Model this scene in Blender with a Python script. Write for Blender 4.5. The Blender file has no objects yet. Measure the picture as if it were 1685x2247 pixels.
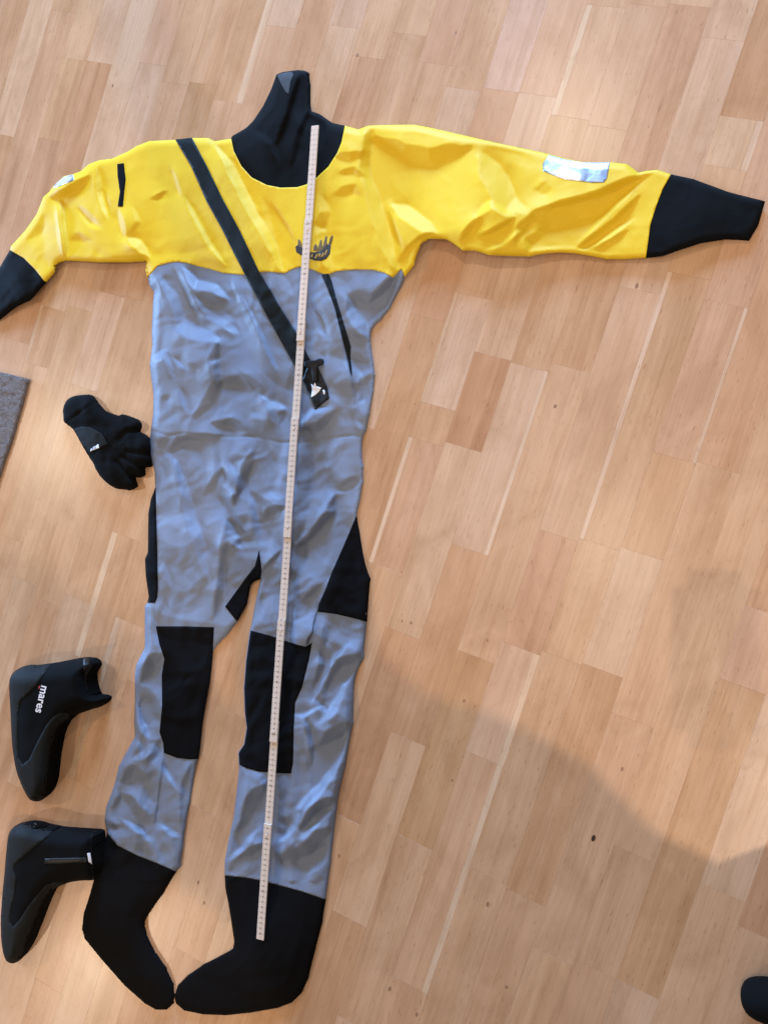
import bpy, bmesh, math, random
import numpy as np
from mathutils import Matrix, Vector
from mathutils.geometry import delaunay_2d_cdt
random.seed(7); RNG = np.random.default_rng(7)
sc = bpy.context.scene; COL = sc.collection

# ------------------------------------------------------------------ camera
W, H, F = 1685.0, 2247.0, 1688.0            # photograph size and focal length in its pixels
CAMH = 1.40                                 # camera height over the floor (m)
_n = np.array([0.32107406, 0.05597596, 1.0]); _n /= np.linalg.norm(_n)
_e1 = np.cross([0, 1, 0], _n); _e1 /= np.linalg.norm(_e1); _e2 = np.cross(_n, _e1)
TH = -0.30838656; PITCH = 0.0512581 * CAMH; UOFF = 0.24210279 * CAMH
ex, ey, ez = _e1, -_e2, -_n                 # world axes seen from the camera
cd = bpy.data.cameras.new('camera'); cam = bpy.data.objects.new('camera', cd); COL.objects.link(cam)
cd.sensor_fit = 'HORIZONTAL'; cd.sensor_width = 36.0; cd.lens = 36.0 * F / W
cd.clip_start = 0.02; cd.clip_end = 100
R = Matrix(((ex[0], -ex[1], -ex[2]), (ey[0], -ey[1], -ey[2]), (ez[0], -ez[1], -ez[2])))
cam.matrix_world = Matrix.Translation((0, 0, CAMH)) @ R.to_4x4()
sc.camera = cam

def ray(q):
    q = np.atleast_2d(np.asarray(q, float))
    d = np.c_[(q[:, 0] - W / 2) / F, (q[:, 1] - H / 2) / F, np.ones(len(q))]
    return np.c_[d @ ex, d @ ey, d @ ez]
def at(q, z=0.0):
    """point of the place at height z seen at photo pixel q"""
    d = ray(q); t = (np.asarray(z) - CAMH) / d[:, 2]
    p = d * np.reshape(t, (-1, 1)); p[:, 2] += CAMH
    return p
def at1(x, y, z=0.0): return Vector(at([(x, y)], z)[0])

# ------------------------------------------------------------------ world and lamps
wd = bpy.data.worlds.new('World'); sc.world = wd; wd.use_nodes = True
bg = wd.node_tree.nodes['Background']; bg.inputs[0].default_value = (1.0, 0.83, 0.68, 1); bg.inputs[1].default_value = 0.39
def lamp(name, loc, target, energy, color, size, spot=None):
    l = bpy.data.lights.new(name, 'AREA'); l.energy = energy; l.color = color
    l.shape = 'DISK' if spot is None else 'RECTANGLE'; l.size = size
    if spot: l.size_y = spot
    o = bpy.data.objects.new(name, l); COL.objects.link(o); o.location = loc
    o.rotation_euler = (Vector(target) - Vector(loc)).to_track_quat('-Z', 'Y').to_euler()
    return o
WARM = (1.0, 0.805, 0.60); COOL = (0.30, 0.56, 1.0)
LH = 2.5
def mirror(x, y, h=LH):
    p = at1(x, y) * ((CAMH + h) / CAMH); return (p.x, p.y, h)
for (px, e, sz) in (((1250, 300), 17, .12), ((165, 975), 24, .12), ((250, 2070), 30, .12)):
    L = mirror(*px); lamp('ceiling_lamp', L, (L[0] * .75, L[1] * .75, 0), e, WARM, sz)
P0 = at1(1510, 1305)
L5 = (-P0.x * 1.2, -P0.y * 1.2, CAMH * 2.2)
lamp('ceiling_lamp', L5, (0, 0, 0), 12.5, WARM, .02)
lamp('standing_lamp', (1.02, -1.07, 2.3), (.1, -.4, 0), 32, (1.0, .79, .61), .03)
lamp('window_light', (-0.5, 5.8, 1.45), (-.2, .0, 0.2), 960, COOL, 2.4, 1.3)
lamp('window_light', (-6.6, 2.2, .75), (-.4, .0, 0.1), 640, COOL, 2.0, .8)

sc.view_settings.view_transform = 'Standard'; sc.view_settings.look = 'None'
sc.view_settings.exposure = -0.22; sc.view_settings.gamma = 1.0

# ------------------------------------------------------------------ helpers
def link(name, me, mat=None, parent=None):
    o = bpy.data.objects.new(name, me); COL.objects.link(o)
    if mat: me.materials.append(mat)
    if parent: o.parent = parent
    return o
def tag(o, label=None, cat=None, group=None, kind=None):
    for k, v in (('label', label), ('category', cat), ('group', group), ('kind', kind)):
        if v: o[k] = v
    return o
def empty(name, loc=(0, 0, 0)):
    o = bpy.data.objects.new(name, None); COL.objects.link(o); o.location = loc; o.empty_display_size = .05; return o
def pydata(name, v, f, smooth=True):
    me = bpy.data.meshes.new(name); me.from_pydata([tuple(map(float, p)) for p in v], [], [tuple(map(int, q)) for q in f])
    if smooth: me.polygons.foreach_set('use_smooth', [True] * len(me.polygons))
    me.update(); return me
def box(name, sx, sy, sz, bevel=0.0):
    bm = bmesh.new(); bmesh.ops.create_cube(bm, size=1.0)
    for v in bm.verts: v.co = Vector((v.co.x * sx, v.co.y * sy, v.co.z * sz))
    if bevel: bmesh.ops.bevel(bm, geom=bm.edges[:], offset=bevel, segments=2, affect='EDGES', profile=.6)
    me = bpy.data.meshes.new(name); bm.to_mesh(me); bm.free(); return me

class MatB:
    def __init__(s, name, base=(.5, .5, .5), rough=.6, spec=.5):
        s.m = bpy.data.materials.new(name); s.m.use_nodes = True; s.t = s.m.node_tree; s.n = s.t.nodes
        s.b = s.n['Principled BSDF']; s.b.inputs['Base Color'].default_value = (*base, 1)
        s.b.inputs['Roughness'].default_value = rough; s.b.inputs['Specular IOR Level'].default_value = spec
    def node(s, ty, **kw):
        x = s.n.new(ty)
        for k, v in kw.items():
            if k.startswith('i_'): x.inputs[int(k[2:]) if k[2:].isdigit() else k[2:].replace('_', ' ')].default_value = v
            else: setattr(x, k, v)
        return x
    def l(s, a, b): s.t.links.new(a, b)
    def coords(s, scale=(1, 1, 1)):
        tc = s.node('ShaderNodeTexCoord'); mp = s.node('ShaderNodeMapping'); mp.inputs['Scale'].default_value = scale
        s.l(tc.outputs['Object'], mp.inputs['Vector']); return mp.outputs[0]
    def noise(s, vec, scale, detail=4, rough=.55, dist=0.0):
        x = s.node('ShaderNodeTexNoise'); s.l(vec, x.inputs['Vector'])
        x.inputs['Scale'].default_value = scale; x.inputs['Detail'].default_value = detail
        x.inputs['Roughness'].default_value = rough; x.inputs['Distortion'].default_value = dist; return x.outputs['Fac']
    def ramp(s, fac, stops):
        r = s.node('ShaderNodeValToRGB'); s.l(fac, r.inputs[0]); e = r.color_ramp.elements
        while len(e) < len(stops): e.new(.5)
        for el, (p, c) in zip(e, stops): el.position = p; el.color = (*c, 1) if len(c) == 3 else c
        return r.outputs[0]
    def mix(s, fac, a, b, mode='MIX'):
        x = s.node('ShaderNodeMix', data_type='RGBA', blend_type=mode)
        for v, i in ((fac, 0), (a, 6), (b, 7)):
            if isinstance(v, (int, float)): x.inputs[i].default_value = v
            elif isinstance(v, tuple): x.inputs[i].default_value = (*v, 1)
            else: s.l(v, x.inputs[i])
        return x.outputs[2]
    def bump(s, h, strength=.3, dist=.001, prev=None):
        b = s.node('ShaderNodeBump'); b.inputs['Strength'].default_value = strength; b.inputs['Distance'].default_value = dist
        s.l(h, b.inputs['Height'])
        if prev: s.l(prev, b.inputs['Normal'])
        return b.outputs[0]
    def base(s, c): s.l(c, s.b.inputs['Base Color'])
    def normal(s, nrm): s.l(nrm, s.b.inputs['Normal'])

g3 = lambda v: (v, v, v)
# --- beech strip: colour of the piece comes from the object colour, grain along its own x axis
def wood():
    m = MatB('beech_parquet', rough=.32, spec=.5)
    oi = m.node('ShaderNodeObjectInfo'); tc = m.node('ShaderNodeTexCoord')
    off = m.node('ShaderNodeVectorMath', operation='MULTIPLY_ADD')
    cmb = m.node('ShaderNodeCombineXYZ'); m.l(oi.outputs['Random'], cmb.inputs[0]); m.l(oi.outputs['Random'], cmb.inputs[1]); m.l(oi.outputs['Random'], cmb.inputs[2])
    m.l(cmb.outputs[0], off.inputs[0]); off.inputs[1].default_value = (37, 91, 53); m.l(tc.outputs['Object'], off.inputs[2])
    def mp(sx, sy):
        k = m.node('ShaderNodeMapping'); k.inputs['Scale'].default_value = (sx, sy, 1); m.l(off.outputs[0], k.inputs[0]); return k.outputs[0]
    broad = m.noise(mp(2.2, 34), 1.0, 3, .5, .6)
    fine = m.noise(mp(7, 230), 1.0, 3, .6)
    blot = m.noise(mp(7, 11), 1.0, 4, .6, .8)
    fleck = m.noise(mp(60, 520), 1.0, 1, .5)
    knot = m.noise(mp(16, 26), 1.0, 2, .5, 1.5)
    c = m.mix(1.0, oi.outputs['Color'], m.ramp(broad, [(.25, (.83, .78, .72)), (.5, (1, 1, 1)), (.75, (1.02, 1.05, 1.10))]), 'MULTIPLY')
    c = m.mix(.7, c, m.ramp(fine, [(.3, (.84, .80, .76)), (.6, (1, 1, 1))]), 'MULTIPLY')
    c = m.mix(.75, c, m.ramp(blot, [(.28, (.80, .75, .70)), (.62, (1.04, 1.04, 1.05))]), 'MULTIPLY')
    c = m.mix(.9, c, m.ramp(fleck, [(.22, (.62, .52, .45)), (.33, (1, 1, 1))]), 'MULTIPLY')
    c = m.mix(.25, c, m.ramp(knot, [(.18, (.5, .38, .3)), (.25, (1, 1, 1))]), 'MULTIPLY')
    m.base(c)
    rg = m.ramp(blot, [(.2, g3(.25)), (.8, g3(.33))]); m.l(rg, m.b.inputs['Roughness'])
    m.normal(m.bump(fine, .12, .0004, m.bump(blot, .25, .0012)))
    return m.m
def cloth(name, col, rough, weave=.25, crumple=.5, sheen=.0, var=.06, spec=.4):
    m = MatB(name, col, rough, spec)
    v = m.coords()
    a = m.noise(v, 9, 4, .6, .5); b = m.noise(v, 38, 4, .62, 1.0)
    w = m.noise(v, 900, 1, .5); u = m.noise(v, 3.0, 3, .5)
    c = m.mix(1.0, col, m.ramp(u, [(.3, g3(1 - var)), (.7, g3(1 + var))]), 'MULTIPLY')
    c = m.mix(.5, c, m.ramp(w, [(.3, g3(.86)), (.7, g3(1.1))]), 'MULTIPLY')
    m.base(c)
    n1 = m.bump(a, crumple, .010); n2 = m.bump(b, crumple * .55, .0035, n1); m.normal(m.bump(w, weave, .0004, n2))
    if sheen:
        m.b.inputs['Sheen Weight'].default_value = sheen; m.b.inputs['Sheen Roughness'].default_value = .4
    return m.m
M = {}
M['wood'] = wood()
M['sub'] = MatB('joint_dark', (.30, .18, .10), .8).m
M['yellow'] = cloth('yellow_nylon', (.75, .51, .018), .58, .2, .06, var=.04, spec=.25)
M['grey'] = cloth('grey_blue_nylon', (.172, .208, .292), .52, .2, .10, var=.04, spec=.3)
M['blackpatch'] = cloth('black_cordura', (.0035, .0035, .0045), .85, .4, .2, spec=.08)
M['neoprene'] = cloth('black_neoprene', (.0028, .0028, .003), .85, .3, .12, spec=.08)
M['latex'] = cloth('black_neck_neoprene', (.0025, .0028, .0035), .8, .2, .12, spec=.10)
M['inner'] = cloth('grey_lining', (.035, .035, .038), .8, .2, .12)
M['sock'] = cloth('black_sock_fabric', (.004, .0036, .004), .9, .4, .12, spec=.08)
M['zip'] = cloth('rubber_zip_cover', (.0045, .007, .0075), .6, .2, .10, spec=.14)
M['soleg'] = cloth('dark_grey_rubber', (.009, .0105, .0105), .75, .3, .12, spec=.15)
M['white'] = MatB('white_print', (.75, .75, .78), .5).m
M['red'] = MatB('red_print', (.5, .04, .05), .5).m
M['ink'] = MatB('black_print', (.02, .016, .01), .6).m
M['ochre'] = MatB('ochre_print', (.36, .20, .02), .6).m
M['crest'] = MatB('brown_print', (.14, .085, .02), .6).m
M['plastic'] = MatB('black_plastic', (.005, .005, .006), .45, .25).m

def silver():
    m = MatB('silver_reflective_film', (.55, .62, .75), .33, .6)
    m.b.inputs['Metallic'].default_value = .6
    v = m.coords((1, 1, 1)); a = m.noise(v, 22, 2, .5, 1.0); b = m.noise(v, 260, 2, .5)
    m.base(m.ramp(a, [(.40, (.30, .38, .54)), (.55, (.50, .60, .78)), (.60, (.95, .98, 1.0))]))  # bluish film with white glints painted into its colour by the noise
    m.normal(m.bump(b, .08, .0004, m.bump(a, .5, .006))); return m.m
M['silver'] = silver()
def rulewood():
    m = MatB('pale_rule_wood', (.66, .55, .46), .5, .4)
    v = m.coords((4, 160, 1)); a = m.noise(v, 1, 3, .6)
    m.base(m.ramp(a, [(.3, (.58, .46, .38)), (.7, (.72, .61, .52))])); return m.m
M['rule'] = rulewood()
def rug():
    m = MatB('grey_rug', (.2, .17, .16), .95, .1); v = m.coords()
    a = m.noise(v, 120, 3, .7); b = m.noise(v, 420, 2, .6)
    m.base(m.mix(.6, m.ramp(a, [(.3, (.10, .085, .085)), (.7, (.30, .265, .26))]), m.ramp(b, [(.3, g3(.08)), (.7, (.34, .30, .29))])))
    m.normal(m.bump(b, 1.0, .004, m.bump(a, .8, .006))); return m.m
M['rug'] = rug()

# ------------------------------------------------------------------ parquet floor
cT, sT = math.cos(TH), math.sin(TH)
def touv(q):
    a = at(q); return np.c_[a[:, 0] * cT + a[:, 1] * sT, a[:, 0] * sT - a[:, 1] * cT]
def uv_xy(u, v): return (u * cT + v * sT, u * sT - v * cT)
def row_of(u): return int(math.floor((UOFF - u) / PITCH))      # row r runs from boundary r (right) to r+1 (left)
JOINTS = [(217,136),(137,125),(337,140),(111,306),(15,297),(380,181),(482,226),(615,57),(766,59),(820,127),(960,139),(1011,193),(1101,197),(1186,208),
 (1331,13),(1420,11),(1521,12),(1589,85),(1331,279),(937,696),(949,962),(1081,781),(1169,791),(1247,806),(1381,632),(1463,909),(1595,664),(1018,981),
 (1030,1209),(810,939),(1232,1177),(1405,1214),(1574,1026),(885,1390),(1041,1440),(1147,1420),(1222,1440),(1317,1470),(1038,1655),(900,1624),(1375,1576),
 (1390,1874),(1198,2092),(1311,2131),(1440,2192),(1660,2050),(923,1855),(781,2024),(763,1798),(760,2240),(245,645),(300,656),(127,661),(181,850),
 (169,1313),(53,1274),(440,1776),(25,1720),(90,1940),(300,1500),(60,560),(900,420),(1180,450),(1350,430),(660,420),(420,480),(600,700),(700,900),(450,1000),
 (560,1250),(420,2100),(600,1900),(660,1650),(500,1560),(130,2180),(235,1010),(1640,1330),(1610,1500)]
TONES = [((211,105),'l'),((208,181),'d'),((151,75),'m'),((130,211),'n'),((337,105),'n'),((325,211),'l'),((271,211),'l'),((75,90),'l'),((15,150),'d'),((105,319),'r'),
 ((12,319),'d'),((377,241),'n'),((377,90),'m'),((482,260),'m'),((482,120),'n'),((621,24),'g'),((621,105),'m'),((697,45),'n'),((772,24),'p'),((742,90),'l'),
 ((820,60),'m'),((800,226),'n'),((972,75),'r'),((951,181),'m'),((1011,241),'g'),((1101,241),'m'),((1177,241),'l'),((1056,90),'m'),((1147,90),'g'),((1222,90),'m'),
 ((1346,117),'m'),((1400,100),'m'),((1478,88),'r'),((1609,35),'l'),((1551,205),'l'),((1653,175),'d'),((949,655),'r'),((931,761),'l'),((1021,731),'p'),
 ((1096,701),'l'),((1187,701),'n'),((1262,731),'r'),((1066,836),'R'),((1157,851),'l'),((1217,881),'m'),((879,731),'m'),((840,836),'g'),((1381,600),'l'),((1375,705),'m'),
 ((1449,705),'r'),((1445,950),'n'),((1609,588),'m'),((1580,734),'m'),((1624,851),'d'),((925,1051),'m'),((1006,1051),'m'),((1021,1247),'r'),((840,1051),'n'),
 ((1142,1141),'m'),((1217,1247),'r'),((1390,1149),'d'),((1390,1266),'l'),((1530,1061),'l'),((1656,1017),'r'),((921,1325),'l'),((876,1446),'m'),((1026,1506),'d'),
 ((1177,1355),'r'),((1117,1506),'l'),((1207,1506),'l'),((1302,1508),'R'),((1029,1687),'m'),((900,1672),'m'),((830,1551),'d'),((1381,1523),'l'),((1361,1614),'m'),
 ((1449,1640),'l'),((1565,1655),'n'),((1653,1713),'l'),((1244,1713),'d'),((1434,1772),'m'),((1376,1944),'n'),((1231,2169),'m'),((1392,2202),'l'),((1440,1976),'d'),
 ((1553,1976),'m'),((1650,1992),'R'),((1634,2105),'m'),((956,1755),'d'),((905,1906),'m'),((805,1966),'l'),((775,2102),'d'),((941,2012),'m'),((1062,1891),'m'),
 ((1152,1921),'d'),((264,612),'n'),((295,622),'d'),((238,685),'l'),((285,728),'n'),((143,643),'l'),((116,707),'n'),((200,791),'l'),((158,728),'m'),((42,749),'m'),
 ((148,1361),'l'),((49,1329),'l'),((274,1234),'n'),((285,1393),'m'),((84,1340),'n'),((1480,1300),'m')]
PALES = [((632,-140),(524,226),16),((1292,9),(1205,250),14),((1656,263),(1633,374),16),((1001,640),(925,881),7),((1200,815),(1069,1219),10),((1475,597),(1263,1178),11),
 ((1635,675),(1527,1017),9),((905,960),(815,1234),10),((1196,1443),(926,2177),15),((92,669),(56,793),7),((252,1168),(168,1439),14),((260,1356),(163,1712),15)]
TCOL = {'p': (0.625, 0.418, 0.281), 'l': (0.600, 0.386, 0.241), 'm': (0.575, 0.350, 0.204), 'n': (0.555, 0.330, 0.187), 'd': (0.530, 0.305, 0.164), 'r': (0.540, 0.311, 0.179),
        'R': (0.530, 0.292, 0.163), 'g': (0.590, 0.384, 0.256), 's': (0.660, 0.462, 0.310)}
floor = tag(empty('floor'), kind='structure')
sub = tag(pydata('floor_base', [(-3.2, -2.6, -.006), (2.2, -2.6, -.006), (2.2, 2.8, -.006), (-3.2, 2.8, -.006)], [(0, 1, 2, 3)], False) and
          link('subfloor', bpy.data.meshes['floor_base'], M['sub'], floor))
GAP = .00004
def strip(u0, u1, v0, v1, col):
    L, B = v1 - v0, u1 - u0; g = GAP; b = .00014; hz = random.uniform(-.00004, .00004)
    x1, y1 = L / 2 - g, B / 2 - g; x2, y2 = x1 - b, y1 - b
    v = [(sx * x, sy * y, z) for (x, y, z) in ((x1, y1, -.005), (x1, y1, -.00016 + hz), (x2, y2, hz)) for (sx, sy) in ((-1, -1), (1, -1), (1, 1), (-1, 1))]
    f = [(8, 9, 10, 11)] + [(a + i, a + (i + 1) % 4, a + 4 + (i + 1) % 4, a + 4 + i) for a in (0, 4) for i in range(4)]
    me = pydata('floor_strip', v, f, False)
    o = link('floor_strip', me, M['wood'], floor)
    cx, cy = uv_xy((u0 + u1) / 2, (v0 + v1) / 2); dx, dy = sT, -cT          # +v direction
    o.location = (cx, cy, 0); o.rotation_euler = (0, 0, math.atan2(dy, dx))
    k = random.uniform(.98, 1.02); o.color = (col[0] * k, col[1] * k * random.uniform(.985, 1.015), col[2] * k * random.uniform(.96, 1.04), 1)
# visible extent in u/v with a margin
cq = touv([(-320, -320), (W + 320, -320), (-320, H + 320), (W + 320, H + 320)])
jt = touv(JOINTS); tn = touv([t[0] for t in TONES])
nstrip = 0
for r in range(row_of(cq[:, 0].max()), row_of(cq[:, 0].min()) + 1):
    uR, uL = UOFF - r * PITCH, UOFF - (r + 1) * PITCH; um = (uR + uL) / 2
    # v range of this row inside the (enlarged) frame, by sampling
    vs = np.linspace(cq[:, 1].min() - .3, cq[:, 1].max() + .3, 240)
    xy = np.array([uv_xy(um, v) for v in vs]); rel = np.c_[xy, np.full(len(xy), -CAMH)]
    zc = rel @ np.array([ex[2], ey[2], ez[2]])
    xp = W / 2 + F * (rel @ np.array([ex[0], ey[0], ez[0]])) / zc; yp = H / 2 + F * (rel @ np.array([ex[1], ey[1], ez[1]])) / zc
    ok = (xp > -300) & (xp < W + 300) & (yp > -300) & (yp < H + 300)
    if not ok.any(): continue
    va, vb = vs[ok].min() - .15, vs[ok].max() + .15
    js = sorted(v for (u, v) in jt if row_of(u) == r and va < v < vb)
    pal = []
    for (a, b, wpx) in PALES:
        q = touv([((a[0] * .5 + b[0] * .5), (a[1] * .5 + b[1] * .5)), a, b, ((a[0] + b[0]) / 2 + wpx, (a[1] + b[1]) / 2)])
        if row_of(q[0, 0]) == r: pal.append((q[1, 1], q[2, 1], abs(q[3, 0] - q[0, 0]) * .98, q[0, 0] > um)); js += [q[1, 1], q[2, 1]]
    js = sorted(js); out = [va]
    for j in js + [vb]:
        while j - out[-1] > .95:                     # a strip is at most about 0.9 m long
            out.append(out[-1] + random.uniform(.4, .7))
        if j - out[-1] > .07: out.append(j)
        elif len(out) > 1 and any(abs(j - q) < 1e-9 for p in pal for q in p[:2]): out[-1] = j
    if out[-1] < vb - .01: out.append(vb)
    for v0, v1 in zip(out[:-1], out[1:]):
        t = None
        for (u, v), (_, k) in zip(tn, TONES):
            if row_of(u) == r and v0 <= v <= v1: t = k
        col = TCOL[t or random.choice('lmmmmnn')]
        a, b = uL, uR
        for (p0, p1, wm, right) in pal:
            if v0 > p0 - .02 and v1 < p1 + .02:
                if right: strip(uR - wm, uR, v0, v1, TCOL['s']); b = uR - wm
                else: strip(uL, uL + wm, v0, v1, TCOL['s']); a = uL + wm
                nstrip += 1
        strip(a, b, v0, v1, col); nstrip += 1
print('strips', nstrip)

# ------------------------------------------------------------------ cloth-like height fields
def inside(poly, P):
    x, y = P[:, 0], P[:, 1]; r = np.zeros(len(P), bool); n = len(poly)
    for i in range(n):
        x0, y0 = poly[i]; x1, y1 = poly[(i + 1) % n]
        c = ((y0 > y) != (y1 > y))
        with np.errstate(divide='ignore', invalid='ignore'): xi = (x1 - x0) * (y - y0) / (y1 - y0 + 1e-12) + x0
        r ^= c & (x < xi)
    return r
def pdist(P, line, closed=False):
    """distance to a polyline, signed side value, and position along it 0..1, and outward normal index"""
    A = np.asarray(line, float); Bq = np.roll(A, -1, 0) if closed else A[1:]; A = A if closed else A[:-1]
    best = np.full(len(P), 1e9); side = np.zeros(len(P)); pos = np.zeros(len(P)); idx = np.zeros(len(P), int)
    L = np.linalg.norm(Bq - A, axis=1); cum = np.r_[0, np.cumsum(L)]
    for i in range(len(A)):
        d = Bq[i] - A[i]; l2 = max(d @ d, 1e-9); t = np.clip(((P - A[i]) @ d) / l2, 0, 1)
        q = P - A[i] - t[:, None] * d; ds = np.hypot(q[:, 0], q[:, 1]); m = ds < best
        best[m] = ds[m]; pos[m] = (cum[i] + t[m] * L[i]) / cum[-1]; idx[m] = i
        side[m] = (d[0] * (P[m, 1] - A[i][1]) - d[1] * (P[m, 0] - A[i][0])) / math.sqrt(l2)
    return best, side, pos, idx
def resample(poly, step, smooth=1):
    """closed polygon -> Chaikin once (keeps it soft) and resample"""
    p = np.asarray(poly, float)
    for _ in range(smooth):
        n = np.roll(p, -1, 0); p = np.stack([p * .8 + n * .2, p * .2 + n * .8], 1).reshape(-1, 2)
    out = []
    for a, b in zip(p, np.roll(p, -1, 0)):
        k = max(1, int(round(np.linalg.norm(b - a) / step)))
        for i in range(k): out.append(a + (b - a) * i / k)
    o = [out[0]]
    for q in out[1:]:
        if np.linalg.norm(q - o[-1]) > step * .35: o.append(q)
    return np.array(o)
AWAY = None
def field_mesh(name, poly, hfun, step=5.0, skirt=True, smooth=1, thick=.0015, jitter=.15):
    """fill a pixel-traced outline with a fine mesh, lift it by hfun (m) and close it down to what it lies on"""
    B = resample(poly, step, smooth); n = len(B)
    x0, y0 = B.min(0); x1, y1 = B.max(0)
    gx, gy = np.meshgrid(np.arange(x0, x1, step), np.arange(y0, y1, step * .87)); gx[1::2] += step / 2
    G = np.c_[gx.ravel(), gy.ravel()]; G += RNG.uniform(-jitter, jitter, G.shape) * step
    G = G[inside(B, G)]
    if len(G):
        d = pdist(G, B, True)[0]; G = G[d > step * .45]
    P = np.r_[B, G]
    vo, eo, fo, *_ = delaunay_2d_cdt([Vector(p) for p in P], [(i, (i + 1) % n) for i in range(n)], [], 1, 1e-4)
    P = np.array([(v.x, v.y) for v in vo])
    cen = np.array([P[list(f)].mean(0) for f in fo]); keep = inside(B, cen)
    z = hfun(P); V = at(P, z)
    faces = [tuple(f) for f, k in zip(fo, keep) if k]
    # faces must look up
    fixed = []
    for f in faces:
        a, b, c = V[f[0]], V[f[1]], V[f[2]]
        nz = (b[0] - a[0]) * (c[1] - a[1]) - (b[1] - a[1]) * (c[0] - a[0]); fixed.append(f if nz > 0 else f[::-1])
    V = [tuple(p) for p in V]
    if skirt:
        cnt = {}
        for f in fixed:
            for i in range(3):
                e = (f[i], f[(i + 1) % 3]); cnt[e] = cnt.get(e, 0) + 1
        low = {}
        for (a, b) in [e for e in cnt if (e[1], e[0]) not in cnt]:
            for q in (a, b):
                if q not in low:
                    zz = .0004 if skirt == 'floor' else max(.0004, V[q][2] - thick)
                    low[q] = len(V); V.append((V[q][0], V[q][1], zz))
            fixed.append((b, a, low[a], low[b]))
    return pydata(name, V, fixed)
NAD = None
def dome(outline, T, Rpx, low=.0035, bulge=.45):
    """rounded pillow over an outline: thickness T (m), rounding width Rpx; edges turned from the camera sit higher"""
    O = resample(outline, 6, 1)
    area = sum(a[0] * b[1] - a[1] * b[0] for a, b in zip(O, np.roll(O, -1, 0)))
    nx = np.roll(O, -1, 0) - np.roll(O, 1, 0); nrm = np.c_[nx[:, 1], -nx[:, 0]] * (1 if area > 0 else -1)
    nrm /= np.linalg.norm(nrm, axis=1)[:, None] + 1e-9
    nad = np.array([W / 2 + F * .32107, H / 2 + F * .05598])
    aw = O - nad; aw /= np.linalg.norm(aw, axis=1)[:, None] + 1e-9
    ze = low + (bulge * T - low) * np.clip((nrm * aw).sum(1), 0, 1) * (T > .012)
    ze = (ze + np.roll(ze, 1) + np.roll(ze, -1)) / 3
    def f(P):
        d, _, _, i = pdist(P, O, True)
        t = np.clip(d / Rpx, 0, 1); e = ze[i]
        return e + (T - e) * np.sqrt(np.clip(1 - (1 - t) ** 2, 0, 1))
    return f

# smooth value noise on the pixel plane
_tab = RNG.uniform(-1, 1, (256, 256))
def vnoise(P, s):
    q = P / s; i = np.floor(q).astype(int); f = q - i; f = f * f * (3 - 2 * f)
    a = _tab[i[:, 0] % 256, i[:, 1] % 256]; b = _tab[(i[:, 0] + 1) % 256, i[:, 1] % 256]
    c = _tab[i[:, 0] % 256, (i[:, 1] + 1) % 256]; d = _tab[(i[:, 0] + 1) % 256, (i[:, 1] + 1) % 256]
    return (a * (1 - f[:, 0]) + b * f[:, 0]) * (1 - f[:, 1]) + (c * (1 - f[:, 0]) + d * f[:, 0]) * f[:, 1]
# ------------------------------------------------------------------ drysuit laid flat
def Z(x0, y0, s, pts): return [(x0 + a / s, y0 + b / s) for a, b in pts]
NECK_L = [(507,303.6),(509,298),(539.7,280),(556,264),(577.6,231),(595.7,193),(606.6,162.5)]
NECK_T = [(606.6,162.5),(618,157.5),(634,155),(653.6,152.6),(668,154),(677,158)]
NECK_R = [(677,158),(680,184),(680.7,242),(700.6,249),(729.5,269),(756.7,274.7)]
NECKLINE = [(756.7,274.7),(749.4,311),(740,334),(720.5,365),(695,388.6),(672,404),(652,410),(615.6,411),(585,405),(552,388.6),(529,363),(512.5,330),(507,303.6)]
TOP_R = [(756.7,274.7),(786,283),(797,279),(809,274.6),(856,273),(908,272.6),(942.5,279),(1000,292),(1087,312),(1191,334),(1240,347),(1280,355),(1338,355),(1375,359),(1393,372),(1400,378),(1420,374),(1442,372),(1472,381.5)]
CUFFSEAM_R = [(1472,381.5),(1454,413.5),(1439,453),(1426.6,493),(1422,529),(1417,564)]
CUFF_R = [(1472,381.5),(1521,392),(1600,421),(1679,441),(1664,493),(1644,526),(1620,524),(1591,523),(1539,531),(1484,549),(1454,560),(1417,564)]
BOT_R = [(1417,564),(1369,567),(1332,567),(1302,561),(1256,553.5),(1219.6,552),(1180,556.6),(1162,561),(1120,560),(1073,558),(1041,548),(1015,548),(992,530.7),(977,523),(942.5,522),(925,530.7),(913.6,556.7),(908,580),(887.6,606)]
SIDE_R = [(887.6,606),(885,612),(876,629.6),(854,675),(835,700),(815.6,719),(812.6,735),(812.6,755),(818.6,794.6),(821.6,822),(818.6,858),(810.6,908),(802.7,943.7),(794.7,959.6),(792.7,999.8),(796.5,1023),(795.5,1058.6),(789,1098),(781,1133.5)]
PANEL_RO = [(781,1133.5),(787,1164.7),(797.6,1231),(811,1270.8),(809,1293.6),(803.8,1364.4)]
LEG_RO = [(803.8,1364.4),(796,1446),(781,1476),(776,1505),(775,1539),(773.8,1589.5),(769,1613),(757,1682),(742,1747.5),(733.5,1813),(724.6,1896.7),(714,1974.6)]
SOCK_R = [(714,1974.6),(706,2026),(688.7,2094.8),(675,2149.8),(661,2180.7),(640.6,2201),(609.7,2213),(548,2223.6),(496,2229),(444.8,2227),(403.6,2218.5),(386,2203),(383,2187.6),(390,2163.5),(410.5,2143),(445,2119),(479,2101.7),(511,2084),(514,2067),(508,2026),(501.5,1985),(494.6,1950.5),(493,1922)]
HEM_R = [(493,1922),(539.6,1926.5),(569.5,1932.5),(599,1940),(659,1956),(714,1974.6)]
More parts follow.
